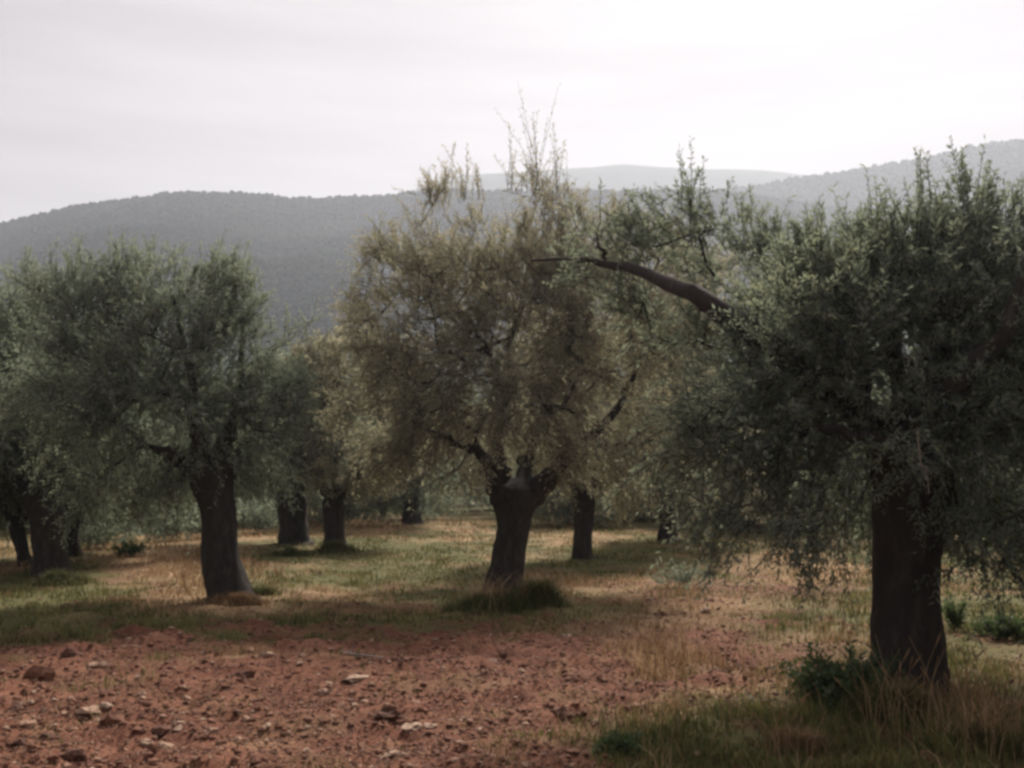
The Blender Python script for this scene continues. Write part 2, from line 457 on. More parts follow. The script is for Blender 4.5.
# ------------------------------------------------------------------ branches and leaves
def tube(pts, rad, sides=8, knot=0.0, seed=0, cap=False):
    """swept tube; returns verts, faces"""
    pts = np.asarray(pts, float); rad = np.asarray(rad, float)
    n = len(pts)
    T = unit(np.gradient(pts, axis=0))
    ref = np.array([0.0, 1.0, 0.0]) if abs(T[0][1]) < 0.8 else np.array([1.0, 0, 0])
    A = unit(np.cross(T, ref)); B = np.cross(T, A)
    th = np.linspace(0, 2 * math.pi, sides, endpoint=False)
    rr = np.repeat(rad[:, None], sides, 1)
    if knot:
        s = np.arange(n)[:, None]
        lob = np.sin(th[None] * 3 + s * 0.13 + seed) * 0.45 + np.sin(th[None] * 5 - s * 0.09 + seed * 2.1) * 0.35
        lob = lob + vnoise(np.cos(th)[None] * 2.2 + seed + s * 0, np.sin(th)[None] * 2.2 + s * 0.22, s * 0.10 + 0 * th[None]) * 0.9
        lob = lob + vnoise(np.cos(th)[None] * 5 + seed + s * 0, np.sin(th)[None] * 5 + s * 0.5, s * 0.1 + 0 * th[None]) * 0.5
        lob = lob + 0.55 * np.abs(np.sin(th[None] * (sides * 0.22) + vnoise(s * 0.15 + seed + 0 * th[None], th[None] * 1.5 + 0 * s) * 2.5)) * (sides > 20)
        rr = rr * (1 + knot * (lob - 0.38 * (sides > 20)))
    V = pts[:, None] + rr[..., None] * (np.cos(th)[None, :, None] * A[:, None] + np.sin(th)[None, :, None] * B[:, None])
    i, j = np.meshgrid(np.arange(sides), np.arange(n - 1))
    a = (j * sides + i).ravel(); b = (j * sides + (i + 1) % sides).ravel()
    Fq = np.stack([a, b, b + sides, a + sides], 1)
    return V.reshape(-1, 3), Fq

def smooth_path(ctrl, n):
    """Catmull-Rom through control rows"""
    c = np.asarray(ctrl, float)
    c = np.vstack([2 * c[0] - c[1], c, 2 * c[-1] - c[-2]])
    m = len(c) - 3
    t = np.linspace(0, m - 1e-6, n); k = t.astype(int); f = (t - k)[:, None]
    p0, p1, p2, p3 = c[k], c[k + 1], c[k + 2], c[k + 3]
    return 0.5 * ((2 * p1) + (-p0 + p2) * f + (2 * p0 - 5 * p1 + 4 * p2 - p3) * f ** 2 + (-p0 + 3 * p1 - 3 * p2 + p3) * f ** 3)

def merge(chunks):
    V, Fs, off = [], [], 0
    for v, f in chunks:
        V.append(v); Fs.append(f + off); off += len(v)
    return np.vstack(V), np.vstack(Fs)

def leaf_sprays(P0, D, L, nleaf, llen, lwid, base_t, droop, start=0.12):
    """leaves along curved twigs. returns leaf verts, faces, tint and twig verts, faces"""
    n = len(P0)
    t = np.linspace(start, 1.0, nleaf)[None, :] + rng.uniform(-0.03, 0.03, (n, nleaf))
    bend = np.zeros((n, 3)); bend[:, 2] = droop
    bend = bend + rng.normal(0, 0.12, (n, 3))
    pos = P0[:, None] + (D[:, None] * t[..., None] + bend[:, None] * (t ** 2)[..., None]) * L[:, None, None]
    tan = unit(D[:, None] + 2 * bend[:, None] * t[..., None])
    ref = unit(rng.normal(0, 1, (n, 1, 3)))
    side = unit(np.cross(tan, ref)); up = np.cross(tan, side)
    ang = (np.arange(nleaf) * 2.4)[None, :] + rng.uniform(0, 6.28, (n, 1)) + rng.normal(0, 0.5, (n, nleaf))
    rad = np.cos(ang)[..., None] * side + np.sin(ang)[..., None] * up
    ld = unit(tan * 0.75 + rad * 0.8 + rng.normal(0, 0.22, pos.shape))
    ls = unit(np.cross(ld, unit(rad * 0.3 + rng.normal(0, 1, pos.shape) * 0.6 + np.array([0, 0, 0.7]))))
    ll = (llen * rng.uniform(0.65, 1.2, (n, nleaf)))[..., None]; lw = (lwid * rng.uniform(0.8, 1.2, (n, nleaf)))[..., None]
    nrm = np.cross(ls, ld)
    a = pos; m = pos + ld * ll * 0.45 + nrm * ll * 0.04; tip = pos + ld * ll - nrm * ll * 0.06
    V = np.stack([a, m + ls * lw * 0.5, tip, m - ls * lw * 0.5], 2).reshape(-1, 3)
    k = n * nleaf
    Fq = np.arange(k * 4).reshape(k, 4)
    tint = np.clip(base_t[:, None] + rng.normal(0, 0.16, (n, nleaf)), 0, 0.95)
    tint = np.where(rng.random((n, nleaf)) < 0.012, 1.0, tint)
    # twigs: three-sided, two segments
    ts = np.array([0, 0.5, 1.0])
    C = P0[:, None] + (D[:, None] * ts[None, :, None] + bend[:, None] * (ts ** 2)[None, :, None]) * L[:, None, None]
    th = np.array([0, 2.094, 4.189])
    s0, u0 = side[:, 0], up[:, 0]
    rw = np.array([0.0045, 0.003, 0.001])
    W = C[:, :, None] + rw[None, :, None, None] * (np.cos(th)[None, None, :, None] * s0[:, None, None] + np.sin(th)[None, None, :, None] * u0[:, None, None])
    fq = []
    for r in range(2):
        for q in range(3):
            fq.append((r * 3 + q, r * 3 + (q + 1) % 3, r * 3 + 3 + (q + 1) % 3, r * 3 + 3 + q))
    fq = np.array(fq)[None] + (np.arange(n) * 9)[:, None, None]
    return V, Fq, np.repeat(tint.ravel(), 4), W.reshape(-1, 3), fq.reshape(-1, 4)

def build_tree(label, base, trunk, limbs, lobes, mat, nclump, ntwig, nleaf, llen, lwid, spikes=(), group='olive trees of the grove',
               seed=1, twig_len=(0.25, 0.5), gap=0.25, thin=1.0, root=None, top_shoots=120, twig_detail=True):
    """base: world point; trunk: rows (x,y,z,r) local; limbs: list of rows lists (x,y,z,r) local; lobes: rows (cx,cy,cz,rx,ry,rz) local"""
    global rng
    keep = rng
    rng = np.random.default_rng(seed)
    e = empty('olive_tree', tuple(float(q) for q in base))
    tag(e, label, 'tree', group)
    tr = smooth_path(trunk, 48)
    v, f = tube(tr[:, :3], tr[:, 3], 40, 0.13, seed)
    trunk_o = link('trunk', make_mesh('trunk', v, f, M_BARK, True), e)
    nodes = [tr[-1, :3].copy()]; 
    nodes_r = [tr[-1, 3]]
    for lb in limbs:
        lp = smooth_path(lb, 22)
        lp[2:, :3] += 0.02 * rng.normal(0, 1, (20, 3))
        v, f = tube(lp[:, :3], lp[:, 3], 10, 0.12, seed + len(nodes))
        link('limb', make_mesh('limb', v, f, M_BARK, True), trunk_o)
        nodes += [p[:3].copy() for p in lp[4:]]; nodes_r += [p[3] for p in lp[4:]]
    lob = np.asarray(lobes, float)
    lob[:, 4] *= thin
    vol = lob[:, 3] * lob[:, 4] * lob[:, 5]
    pick = rng.choice(len(lob), nclump * 3, p=vol / vol.sum())
    dd = unit(rng.normal(0, 1, (nclump * 3, 3))) * (rng.uniform(0.05, 1, (nclump * 3, 1)) ** 0.42)
    C = lob[pick, :3] + dd * lob[pick, 3:]
    g = vnoise(C[:, 0] * 1.9 + seed, C[:, 1] * 1.9, C[:, 2] * 1.9)
    C = C[g > -1 + 2 * gap * 0.9][:nclump]
    C = C[C[:, 2] > 0.35]
    cen = np.average(lob[:, :3], axis=0, weights=vol)
    fork = tr[-1, :3]
    order = np.argsort(np.linalg.norm(C - fork, axis=1)); C = C[order]
    # greedy branch graph
    NP = [np.asarray(p) for p in nodes]; par = [-1] * len(NP); nfix = len(NP)
    for c in C:
        A = np.array(NP)
        d = np.linalg.norm(A - c, axis=1)
        k = int(np.argmin(d + 0.25 * np.linalg.norm(A - fork, axis=1) * 0.4))
        s = A[k]; L = d[k]; m = max(1, int(L / 0.22)); prev = k
        sag = rng.normal(0, 0.10, 3) * L
        for q in range(1, m + 1):
            t = q / m
            p = s + (c - s) * t + sag * math.sin(math.pi * t)
            NP.append(p); par.append(prev); prev = len(NP) - 1
    NP = np.array(NP); par = np.array(par)
    cnt = np.zeros(len(NP)); kids = np.zeros(len(NP), int)
    for i in range(len(NP) - 1, nfix - 1, -1):
        if kids[i] == 0: cnt[i] += 1
        cnt[par[i]] += cnt[i]; kids[par[i]] += 1
    rr = np.clip(0.006 * cnt ** 0.52, 0.006, 0.07)
    I = np.arange(nfix, len(NP)); Pn = par[I]
    a = NP[Pn]; b = NP[I]; ra = np.where(Pn < nfix, rr[I], rr[Pn]); rb = rr[I]
    T = unit(b - a); A = unit(np.cross(T, np.array([0.31, 0.17, 0.93]))); B = np.cross(T, A)
    th = np.linspace(0, 2 * math.pi, 5, endpoint=False)
    ring = np.cos(th)[None, :, None] * A[:, None] + np.sin(th)[None, :, None] * B[:, None]
    Vb = np.stack([a[:, None] + ra[:, None, None] * ring, b[:, None] + rb[:, None, None] * ring], 1).reshape(-1, 3)
    fb = np.array([(q, (q + 1) % 5, 5 + (q + 1) % 5, 5 + q) for q in range(5)])[None] + (np.arange(len(I)) * 10)[:, None, None]
    tag(link('branches', make_mesh('branches', Vb, fb.reshape(-1, 4), M_BARK, True), trunk_o), kind='stuff')
    # foliage sprays
    n = len(C)
    P0 = np.repeat(C, ntwig, 0) + rng.normal(0, 0.10, (n * ntwig, 3))
    out = unit(P0 - cen)
    out[:, 2] = np.where(out[:, 2] < 0, out[:, 2] * 0.35, out[:, 2])
    hz = (P0[:, 2] - cen[2]) / max(lob[:, 5].max(), 0.5)
    D = out * 0.75 + rng.normal(0, 0.65, P0.shape)
    D[:, 2] += 0.55 * np.clip(hz + 0.45, -0.7, 1.3)
    D = unit(D)
    L = rng.uniform(twig_len[0], twig_len[1], len(P0)) * np.repeat(rng.uniform(.65, 1.35, n), ntwig)
    ctint = np.repeat(np.clip(0.45 + 0.28 * rng.normal(0, 1, n), 0.03, 0.9), ntwig)
    droop = -0.10 + 0.12 * rng.normal(0, 1, len(P0)) - 0.15 * np.clip(-hz, 0, 1)
    chunks = [leaf_sprays(P0, D, L, nleaf, llen, lwid, ctint, droop)]
    # upright shoots on top of the crown
    if top_shoots:
        top = C[C[:, 2] > np.quantile(C[:, 2], 0.72)]
        S = top[rng.integers(0, len(top), top_shoots)] + rng.normal(0, 0.15, (top_shoots, 3))
        SD = unit(np.stack([rng.normal(0, 0.16, top_shoots), rng.normal(0, 0.16, top_shoots), np.ones(top_shoots)], -1))
        chunks.append(leaf_sprays(S, SD, rng.uniform(0.25, 0.5, top_shoots), int(nleaf * 1.2), llen * 0.9, lwid, np.full(top_shoots, 0.6), np.full(top_shoots, -0.02)))
    for (sx, sy, sz, h, k, spread) in spikes:      # tall sprigs: local foot, height, number of stems
        S = np.array([[sx, sy, sz]]) + rng.normal(0, spread * 0.5, (k, 3)) * np.array([1, 1, 0.4])
        SD = unit(np.stack([rng.normal(0, spread, k), rng.normal(0, spread, k), np.ones(k)], -1))
        chunks.append(leaf_sprays(S, SD, h * rng.uniform(0.55, 1.0, k), int(nleaf * 1.5), llen * 0.9, lwid, np.full(k, 0.65), np.full(k, -0.03)))
    V = np.vstack([c[0] for c in chunks]); tint = np.concatenate([c[2] for c in chunks])
    FF = np.arange(len(V)).reshape(-1, 4)
    crown = link('crown', make_mesh('crown', V, FF, mat, False, {'tint': tint}), e)
    W, FW = merge([(c[3], c[4]) for c in chunks])
    tag(link('twigs', make_mesh('twigs', W, FW, M_BARK), crown), kind='stuff')
    rng = keep
    return e

def px_tree(label, base_px, trunk_px, limb_px, lobe_px, spikes_px=(), D=None, **kw):
    """lay a tree out from what the photo shows, at its own distance D"""
    D = D or ground_depth(*base_px)
    b = at(base_px[0], base_px[1], D); b[2] = float(ground_z(b[0], b[1])) - 0.02
    s = D / F
    def loc(px, py, dy=0.0):
        p = at(px, py, D + dy) - b
        return p
    trunk = []
    for k, (px, py, w) in enumerate(trunk_px):
        p = loc(px, py); 
        if k == 0: p[2] = -0.05
        trunk.append((*p, w * s / 2))
    limbs = []
    for lb in limb_px:
        limbs.append([(*loc(px, py, dy), w * s / 2) for px, py, dy, w in lb])
    lobes = []
    for px, py, dy, rx, ry in lobe_px:
        q = (D + dy) / F
        lobes.append((*loc(px, py, dy), rx * q, 0.9 * (rx + ry) / 2 * q, ry * q))
    sp = []
    for px, py, dy, h, k, spread in spikes_px:
        sp.append((*loc(px, py, dy), h * s, k, spread))
    return build_tree(label, b, trunk, limbs, lobes, kw.pop('mat'), spikes=sp, **kw)

# -------- the nearest tree, right
near_tree = px_tree('large dark olive tree with thick straight trunk standing nearest at right', (905, 692),
        [(905, 697, 90), (905, 680, 76), (907, 640, 66), (908, 590, 60), (909, 540, 62), (912, 490, 70), (914, 455, 74), (914, 440, 56), (914, 424, 18)],
        [[(905, 470, 0, 44), (880, 430, 0.2, 38), (830, 388, 0.1, 32), (780, 352, -0.1, 27), (742, 322, -0.2, 23), (704, 297, -0.1, 19), (672, 285, 0.2, 16), (634, 268, 0.7, 12), (605, 265, 1.1, 9), (575, 261, 1.2, 6), (530, 262, 1.4, 3)],
         [(606, 264, 1.1, 4), (601, 252, 1.1, 3), (596, 236, 1.1, 1.5)],
         [(915, 465, 0, 42), (930, 410, -0.3, 30), (955, 385, -0.5, 22), (1000, 340, -0.6, 14), (1020, 280, -.6, 8)],
         [(912, 465, 0, 42), (905, 400, 0.4, 32), (890, 330, 0.6, 20), (870, 260, 0.7, 10), (865, 220, .7, 5)],
         [(918, 470, 0, 40), (960, 440, 0.4, 28), (1030, 420, 0.6, 18), (1100, 390, 0.8, 10)],
         [(908, 472, 0, 30), (870, 440, -0.3, 15), (820, 430, -0.3, 9), (770, 440, -0.3, 4)]],
        [(900, 350, 0, 165, 100), (810, 345, 0.9, 90, 75), (1000, 325, 0, 105, 95), (860, 290, 0.4, 80, 50), (960, 260, 0.2, 50, 58), (1000, 250, .3, 50, 50), (910, 270, .3, 60, 45), (1090, 370, 0.3, 110, 100),
         (770, 430, -0.3, 85, 85), (848, 450, -0.8, 85, 62), (1010, 460, -0.3, 120, 100), (745, 520, -0.3, 52, 52), (822, 535, -0.8, 30, 28), (800, 500, -0.8, 60, 55),
         (1005, 530, -0.6, 45, 38), (1060, 520, 0, 70, 60), (920, 480, 0.8, 120, 70), (695, 240, 1.1, 34, 50), (640, 250, 1.2, 40, 25), (760, 262, 1.9, 50, 40), (585, 262, 1.2, 30, 20), (690, 340, .9, 50, 45), (640, 310, 1.1, 30, 30), (715, 410, .3, 40, 60), (690, 480, .2, 34, 45)],
        [(690, 210, 1.0, 75, 7, 0.06), (925, 200, 0.2, 62, 4, 0.05), (962, 200, 0.2, 58, 6, 0.05), (985, 210, 0.2, 45, 5, 0.06), (870, 235, 0.3, 35, 6, 0.1), (745, 225, .9, 40, 5, .08), (800, 255, .5, 40, 8, .1)],
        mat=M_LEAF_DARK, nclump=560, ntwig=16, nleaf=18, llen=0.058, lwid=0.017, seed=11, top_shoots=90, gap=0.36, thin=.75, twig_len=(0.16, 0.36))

for pts_, w_ in (([(917, 430), (920, 455), (921, 464), (927, 474), (929, 494)], 1.6),):
    rows = np.array([at(px, py, 5.9) - np.array(near_tree.location) for px, py in pts_])
    v, f = tube(smooth_path(rows, 10), np.linspace(w_, w_ * .6, 10) * 5.9 / F / 2, 5)
    link('bare_twig', make_mesh('bare_twig', v, f, M_STICK, True, {'tint': np.full(len(v), .35)}), near_tree)

# -------- the middle tree
px_tree('olive tree with forked leaning trunk in the middle, grass tuft at its foot', (506, 590),
        [(503, 592, 44), (504, 578, 36), (509, 550, 33), (514, 525, 33), (516, 505, 42), (516, 492, 48), (517, 485, 36), (517, 478, 12)],
        [[(505, 500, 0, 28), (496, 480, 0, 21), (489, 463, -.2, 14), (468, 447, -.4, 9), (444, 437, -.5, 5), (410, 420, -.4, 2)],
         [(508, 496, 0, 26), (499, 464, .1, 15), (498, 430, .2, 10), (503, 390, .3, 8), (515, 320, .3, 5)],
         [(524, 500, 0, 30), (545, 480, 0, 22), (575, 450, .2, 12), (615, 410, .5, 8), (640, 360, .6, 4)],
         [(520, 490, 0, 20), (530, 450, .6, 12), (550, 390, 1.0, 9), (570, 310, 1.2, 5)],
         [(510, 490, 0, 18), (470, 440, .8, 11), (430, 380, 1.2, 8), (390, 330, 1.3, 4)]],
        [(505, 310, 0, 115, 90), (430, 325, 0, 85, 85), (590, 325, 0, 85, 80), (390, 300, 0.3, 45, 60), (410, 400, 0, 85, 60), (480, 400, -0.8, 80, 60), (580, 415, -.3, 85, 58),
         (645, 380, 0.4, 55, 80), (465, 225, .2, 38, 55), (530, 240, 0, 50, 60), (590, 245, .4, 45, 45), (410, 250, .3, 35, 35), (375, 262, .2, 28, 32), (650, 255, .5, 38, 40), (690, 290, .9, 40, 50), (660, 320, .9, 45, 50), (345, 300, .1, 18, 28), (350, 350, .3, 32, 42), (375, 400, .3, 45, 45), (420, 455, -.5, 50, 28), (610, 455, 0, 55, 32), (500, 440, 1.2, 100, 40)],
        [(536, 195, 0, 118, 9, 0.06), (512, 190, 0, 68, 5, 0.10), (558, 195, 0, 78, 5, 0.08), (465, 200, .2, 52, 10, 0.12), (440, 210, .2, 40, 6, 0.15), (480, 200, .2, 45, 5, .1), (615, 225, .4, 40, 6, .15)],
        mat=M_LEAF_WARM, nclump=590, ntwig=15, nleaf=15, llen=0.068, lwid=0.0175, seed=23, top_shoots=130, gap=0.32, thin=.8, twig_len=(0.18, 0.42))

# -------- left tree
px_tree('olive tree with heavy leaning trunk left of centre, flared root at right', (230, 600),
        [(232, 603, 54), (229, 590, 42), (223, 560, 35), (220, 525, 34), (216, 495, 36), (212, 475, 44), (210, 464, 36), (208, 454, 12)],
        [[(208, 480, 0, 32), (188, 463, 0, 22), (168, 454, -.2, 12), (140, 440, -.1, 5), (105, 415, 0, 3)],
         [(214, 480, 0, 30), (222, 456, 0, 24), (230, 432, 0, 14), (240, 380, .2, 8), (242, 310, .3, 4)],
         [(208, 470, 0, 26), (198, 440, -.2, 14), (195, 415, -.3, 10), (185, 350, 0, 6), (170, 290, 0, 4)],
         [(212, 470, 0, 22), (200, 430, .6, 12), (150, 380, 1.0, 8), (110, 310, 1.1, 4)],
         [(214, 470, 0, 22), (245, 440, .5, 10), (280, 410, .7, 6)]],
        [(180, 340, 0, 90, 70), (105, 320, .2, 65, 60), (225, 310, .1, 45, 45), (160, 410, -.3, 100, 60), (255, 410, 0, 58, 58), (80, 400, .2, 65, 65), (275, 370, 0.2, 35, 35),
         (130, 470, 0, 75, 40), (190, 460, .7, 80, 45), (255, 460, .3, 40, 35), (70, 300, .3, 45, 40)],
        [(78, 285, .2, 50, 10, .14), (125, 275, .2, 48, 12, .14), (55, 300, .3, 42, 8, .14), (235, 285, .1, 42, 12, .14), (215, 290, .1, 36, 8, .15), (175, 300, 0, 38, 8, .15), (250, 290, .1, 30, 6, .15), (100, 280, .2, 30, 6, .15)],
        mat=M_LEAF_GREY, nclump=290, ntwig=15, nleaf=18, llen=0.068, lwid=0.018, seed=37, top_shoots=130, gap=0.33, twig_len=(0.2, 0.42), thin=.85)

# -------- far left tree
px_tree('dark olive tree at the left edge with a limb arching left', (50, 574),
        [(52, 577, 44), (51, 565, 34), (49, 540, 31), (46, 515, 31), (42, 498, 36), (38, 488, 30), (36, 480, 10)],
        [[(36, 495, 0, 24), (22, 484, 0, 15), (5, 478, 0, 11), (-15, 465, 0, 9), (-40, 430, 0, 5)],
         [(22, 484, 0, 12), (10, 468, 0, 9), (0, 440, 0, 6)],
         [(46, 492, 0, 22), (58, 470, 0, 14), (70, 430, .3, 9), (75, 370, .3, 5)],
         [(40, 492, 0, 22), (36, 450, .5, 12), (25, 380, .6, 6)]],
        [(30, 390, 0, 80, 70), (-40, 400, 0, 80, 80), (75, 420, .5, 60, 60), (10, 340, 0, 55, 45), (-50, 330, 0, 60, 50), (20, 450, -.5, 65, 32), (-60, 460, -.5, 60, 40), (70, 480, .6, 40, 28)],
        [(0, 315, 0, 35, 8, .15), (30, 320, 0, 30, 8, .15), (-40, 300, 0, 35, 8, .15)],
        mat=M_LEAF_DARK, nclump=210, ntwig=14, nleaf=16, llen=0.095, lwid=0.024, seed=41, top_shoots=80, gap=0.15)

# -------- trees further back, each with its own trunk
def back_tree(label, base_px, w, lean, crown, mat, seed, fork=None, D=None, spikes=(), nclump=130):
    bx, by = base_px
    fy = fork or by - 55
    px_tree(label, base_px,
            [(bx + 1, by + 2, w * 1.55), (bx, by - 4, w * 1.2), (bx + lean * .4, by - (by - fy) * .5, w), (bx + lean, fy, w * 1.15), (bx + lean, fy - 6, w * .85), (bx + lean, fy - 12, w * .3)],
            [[(bx + lean, fy, 0, w * .7), (bx + lean - 14, fy - 22, 0, w * .4), (bx + lean - 34, fy - 50, .3, w * .2)],
             [(bx + lean, fy, 0, w * .7), (bx + lean + 16, fy - 24, 0, w * .4), (bx + lean + 36, fy - 55, -.3, w * .2)],
             [(bx + lean, fy, 0, w * .6), (bx + lean + 2, fy - 30, .6, w * .35), (bx + lean - 3, fy - 75, .8, w * .18)]],
            crown, spikes, D=D, mat=mat, nclump=nclump, ntwig=12, nleaf=15, llen=0.11, lwid=0.03, seed=seed, top_shoots=60, gap=0.15)

back_tree('olive tree with stout trunk flaring at right, left of a slimmer twin', (294, 543), 25, -4,
          [(285, 440, 0, 60, 45), (300, 400, 0, 50, 38), (255, 455, 0, 45, 32), (320, 450, -.5, 45, 32), (270, 410, .5, 45, 35)], M_LEAF_GREY, 51, fork=500)
back_tree('slim-trunked olive tree above a green grass cushion', (334, 547), 19, 0,
          [(345, 430, 0, 62, 50), (340, 370, 0, 48, 40), (385, 450, 0, 45, 40), (315, 410, 0, 45, 40), (350, 470, -.4, 50, 22)], M_LEAF_WARM, 53, fork=505,
          spikes=[(335, 365, 0, 35, 8, .15), (365, 360, 0, 30, 6, .15)])
back_tree('slim straight olive tree behind and right of the forked one', (583, 558), 18, 0,
          [(585, 430, 0, 75, 60), (560, 370, .5, 65, 60), (625, 400, .4, 60, 60), (600, 330, .4, 60, 45), (650, 450, -.2, 50, 45), (570, 475, -.3, 45, 22)], M_LEAF_WARM, 57, fork=500)
back_tree('low olive tree with skirts near the ground between two slim trunks', (411, 524), 16, 0,
          [(405, 455, 0, 45, 40), (400, 490, 0, 26, 24), (425, 420, 0, 45, 40), (385, 430, 0, 40, 35), (404, 506, -.3, 26, 13)], M_LEAF_DARK, 59, fork=490)
back_tree('dark olive trunk close behind the tree at the left edge', (72, 556), 13, 2,
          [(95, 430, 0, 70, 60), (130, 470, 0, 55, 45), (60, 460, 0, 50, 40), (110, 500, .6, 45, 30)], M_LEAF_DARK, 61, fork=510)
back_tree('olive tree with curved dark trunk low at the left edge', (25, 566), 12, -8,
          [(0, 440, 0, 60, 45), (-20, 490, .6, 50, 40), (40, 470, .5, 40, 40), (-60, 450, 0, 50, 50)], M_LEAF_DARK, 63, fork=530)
back_tree('brownish olive tree between the slim trunk and the large dark tree', (668, 541), 17, 4,
          [(660, 440, 0, 60, 55), (690, 400, .3, 60, 60), (640, 480, 0, 45, 35), (700, 480, 0, 55, 42), (670, 350, .3, 55, 50), (710, 310, .3, 45, 45), (640, 310, .3, 40, 40)], M_LEAF_WARM, 67, fork=500, nclump=190)
back_tree('olive tree half hidden behind the large dark one, its left', (790, 533), 16, 0,
          [(780, 440, 0, 70, 60), (820, 400, 0, 65, 60), (750, 480, 0, 50, 40), (830, 470, 0, 55, 45)], M_LEAF_GREY, 71, fork=500)
back_tree('olive tree at the right edge behind the large dark one', (1000, 540), 18, 0,
          [(990, 440, 0, 75, 60), (1040, 410, 0, 65, 60), (950, 470, 0, 50, 45), (1050, 490, 0, 50, 40)], M_LEAF_DARK, 73, fork=500)

# -------- rows beyond: copies of two far trees
def copy_tree(src, loc, rz, sc, label):
    def cp(o, parent):
        c = o.copy(); col.objects.link(c)
        if parent is not None:
            c.parent = parent
        for ch in o.children:
            cp(ch, c)
        return c
    r = cp(src, None)
    r.location = loc; r.rotation_euler = (0, 0, rz); r.scale = (sc, sc, sc)
    r['label'] = label
    return r

def far_proto(label, px, D, mat, seed):
    b = at(px, 500, D); b[2] = float(ground_z(b[0], b[1])) - 0.05
    lob = [(0, 0, 2.9, 1.9, 1.9, 1.2), (1.0, .4, 2.4, 1.3, 1.3, 1.0), (-1.1, -.3, 2.5, 1.3, 1.3, 1.0), (.2, -1.0, 2.2, 1.2, 1.2, .9), (-.3, .9, 3.6, 1.2, 1.2, .9), (.5, 0, 1.5, 1.5, 1.5, .6), (-.9, -.8, 1.0, 1.0, 1.0, .5), (.9, -.9, 1.0, 1.0, 1.0, .5), (0, .9, 1.0, 1.2, 1.0, .5)]
    return build_tree(label, b, [(0, 0, -.05, .32), (.02, 0, .2, .24), (.05, 0, .8, .2), (.05, 0, 1.3, .24), (.05, 0, 1.45, .18)],
                      [[(.05, 0, 1.35, .14), (.5, .1, 1.9, .09), (1.1, .3, 2.5, .04)], [(.05, 0, 1.35, .14), (-.5, -.1, 1.9, .09), (-1.2, -.2, 2.6, .04)],
                       [(.05, 0, 1.35, .12), (0, .4, 2.2, .08), (0, .7, 3.3, .03)]],
                      lob, mat, 150, 11, 14, 0.13, 0.036, seed=seed, top_shoots=50, gap=0.12, group='far olive trees closing the grove')

far_a = far_proto('far olive tree glimpsed left of the stout flaring trunk', 262, 30, M_LEAF_GREY, 81)
far_b = far_proto('far olive tree glimpsed between the slim trunks and the forked one', 452, 43, M_LEAF_DARK, 83)
far_list = [(110, 27, 0, 1.0, 'far dark olive tree behind the gap left of the leaning trunk'), (185, 29, 1, 1.05, 'far olive tree directly behind the leaning left trunk'),
            (25, 28, 1, 1.0, 'far olive tree deep behind the trunks at the left edge'), (-60, 25, 0, 1.1, 'far olive tree cut by the left edge'),
            (350, 33, 1, 1.15, 'far olive tree behind the slim trunk with the grass cushion'), (530, 36, 0, 1.3, 'far olive tree right behind the forked trunk'),
            (620, 33, 1, 1.2, 'far olive tree right of the slim straight trunk'), (725, 31, 0, 1.15, 'far olive tree left of the large dark trunk, in the gap'),
            (850, 30, 1, 1.1, 'far olive tree close left of the large dark trunk'), (940, 31, 0, 1.1, 'far olive tree close right of the large dark trunk'),
            (1060, 28, 1, 1.1, 'far olive tree cut by the right edge')]
for k, (px, D, w, sc, lab) in enumerate(far_list):
    p = at(px, 500, D); p[2] = float(ground_z(p[0], p[1])) - 0.05
    copy_tree((far_a, far_b)[w], tuple(map(float, p)), 1.3 + 2.1 * k, sc, lab)

# the grove goes on beside and behind the camera; unseen trees added for shade
for k, (x, y, w, sc, lab) in enumerate(((-7.2, 7.5, 0, 1.15, 'olive tree added out of view for shade, left of the soil patch'), (7.6, 5.0, 1, 1.15, 'olive tree added out of view for shade, right of the large dark tree'),
        (5.5, -2.0, 0, 1.2, 'unseen olive tree added for shade behind the viewer on the right'),
        (-9.5, 2.5, 0, 1.2, 'olive tree added out of view for shade, far left'), (10.5, 0.5, 1, 1.2, 'olive tree added out of view for shade, far right'))):
    copy_tree((far_a, far_b)[w], (x, y, float(ground_z(x, y)) - 0.05), 0.7 + 1.9 * k, sc, lab)

# ------------------------------------------------------------------ shrubs and tufts
def shrub(name, label, px, py, wpx, hpx, ntwig, nleaf, llen, lwid, mat, cat='shrub', seed=1, spread=0.9, group=None, D=None):
    global rng
    keep = rng; rng = np.random.default_rng(seed)
    D = D or ground_depth(px, py)
    b = at(px, py, D); b[2] = float(ground_z(b[0], b[1])) - 0.01
    R = wpx / 2 * D / F; H = hpx * D / F
    e = empty(name, tuple(map(float, b)))
    tag(e, label, cat, group)
    P0 = np.stack([rng.normal(0, R * .28, ntwig), rng.normal(0, R * .28, ntwig), rng.uniform(0, H * .45, ntwig)], -1)
    rad = P0[:, :2] / R
    D_ = unit(np.stack([rad[:, 0] * 1.6 * spread + rng.normal(0, .35 * spread, ntwig), rad[:, 1] * 1.6 * spread + rng.normal(0, .35 * spread, ntwig), np.ones(ntwig)], -1))
    L = (H * 0.62) * rng.uniform(0.6, 1.15, ntwig) + R * 0.25 * np.abs(rad[:, 0])
    ch = leaf_sprays(P0, D_, L, nleaf, llen, lwid, np.clip(rng.normal(.45, .2, ntwig), 0, .9), rng.normal(-.2, .1, ntwig))
    fo = link('foliage', make_mesh('foliage', ch[0], ch[1], mat, False, {'tint': ch[2]}), e)
    link('stems', make_mesh('stems', ch[3], ch[4], M_BARK), e)['kind'] = 'stuff'
    rng = keep
    return e

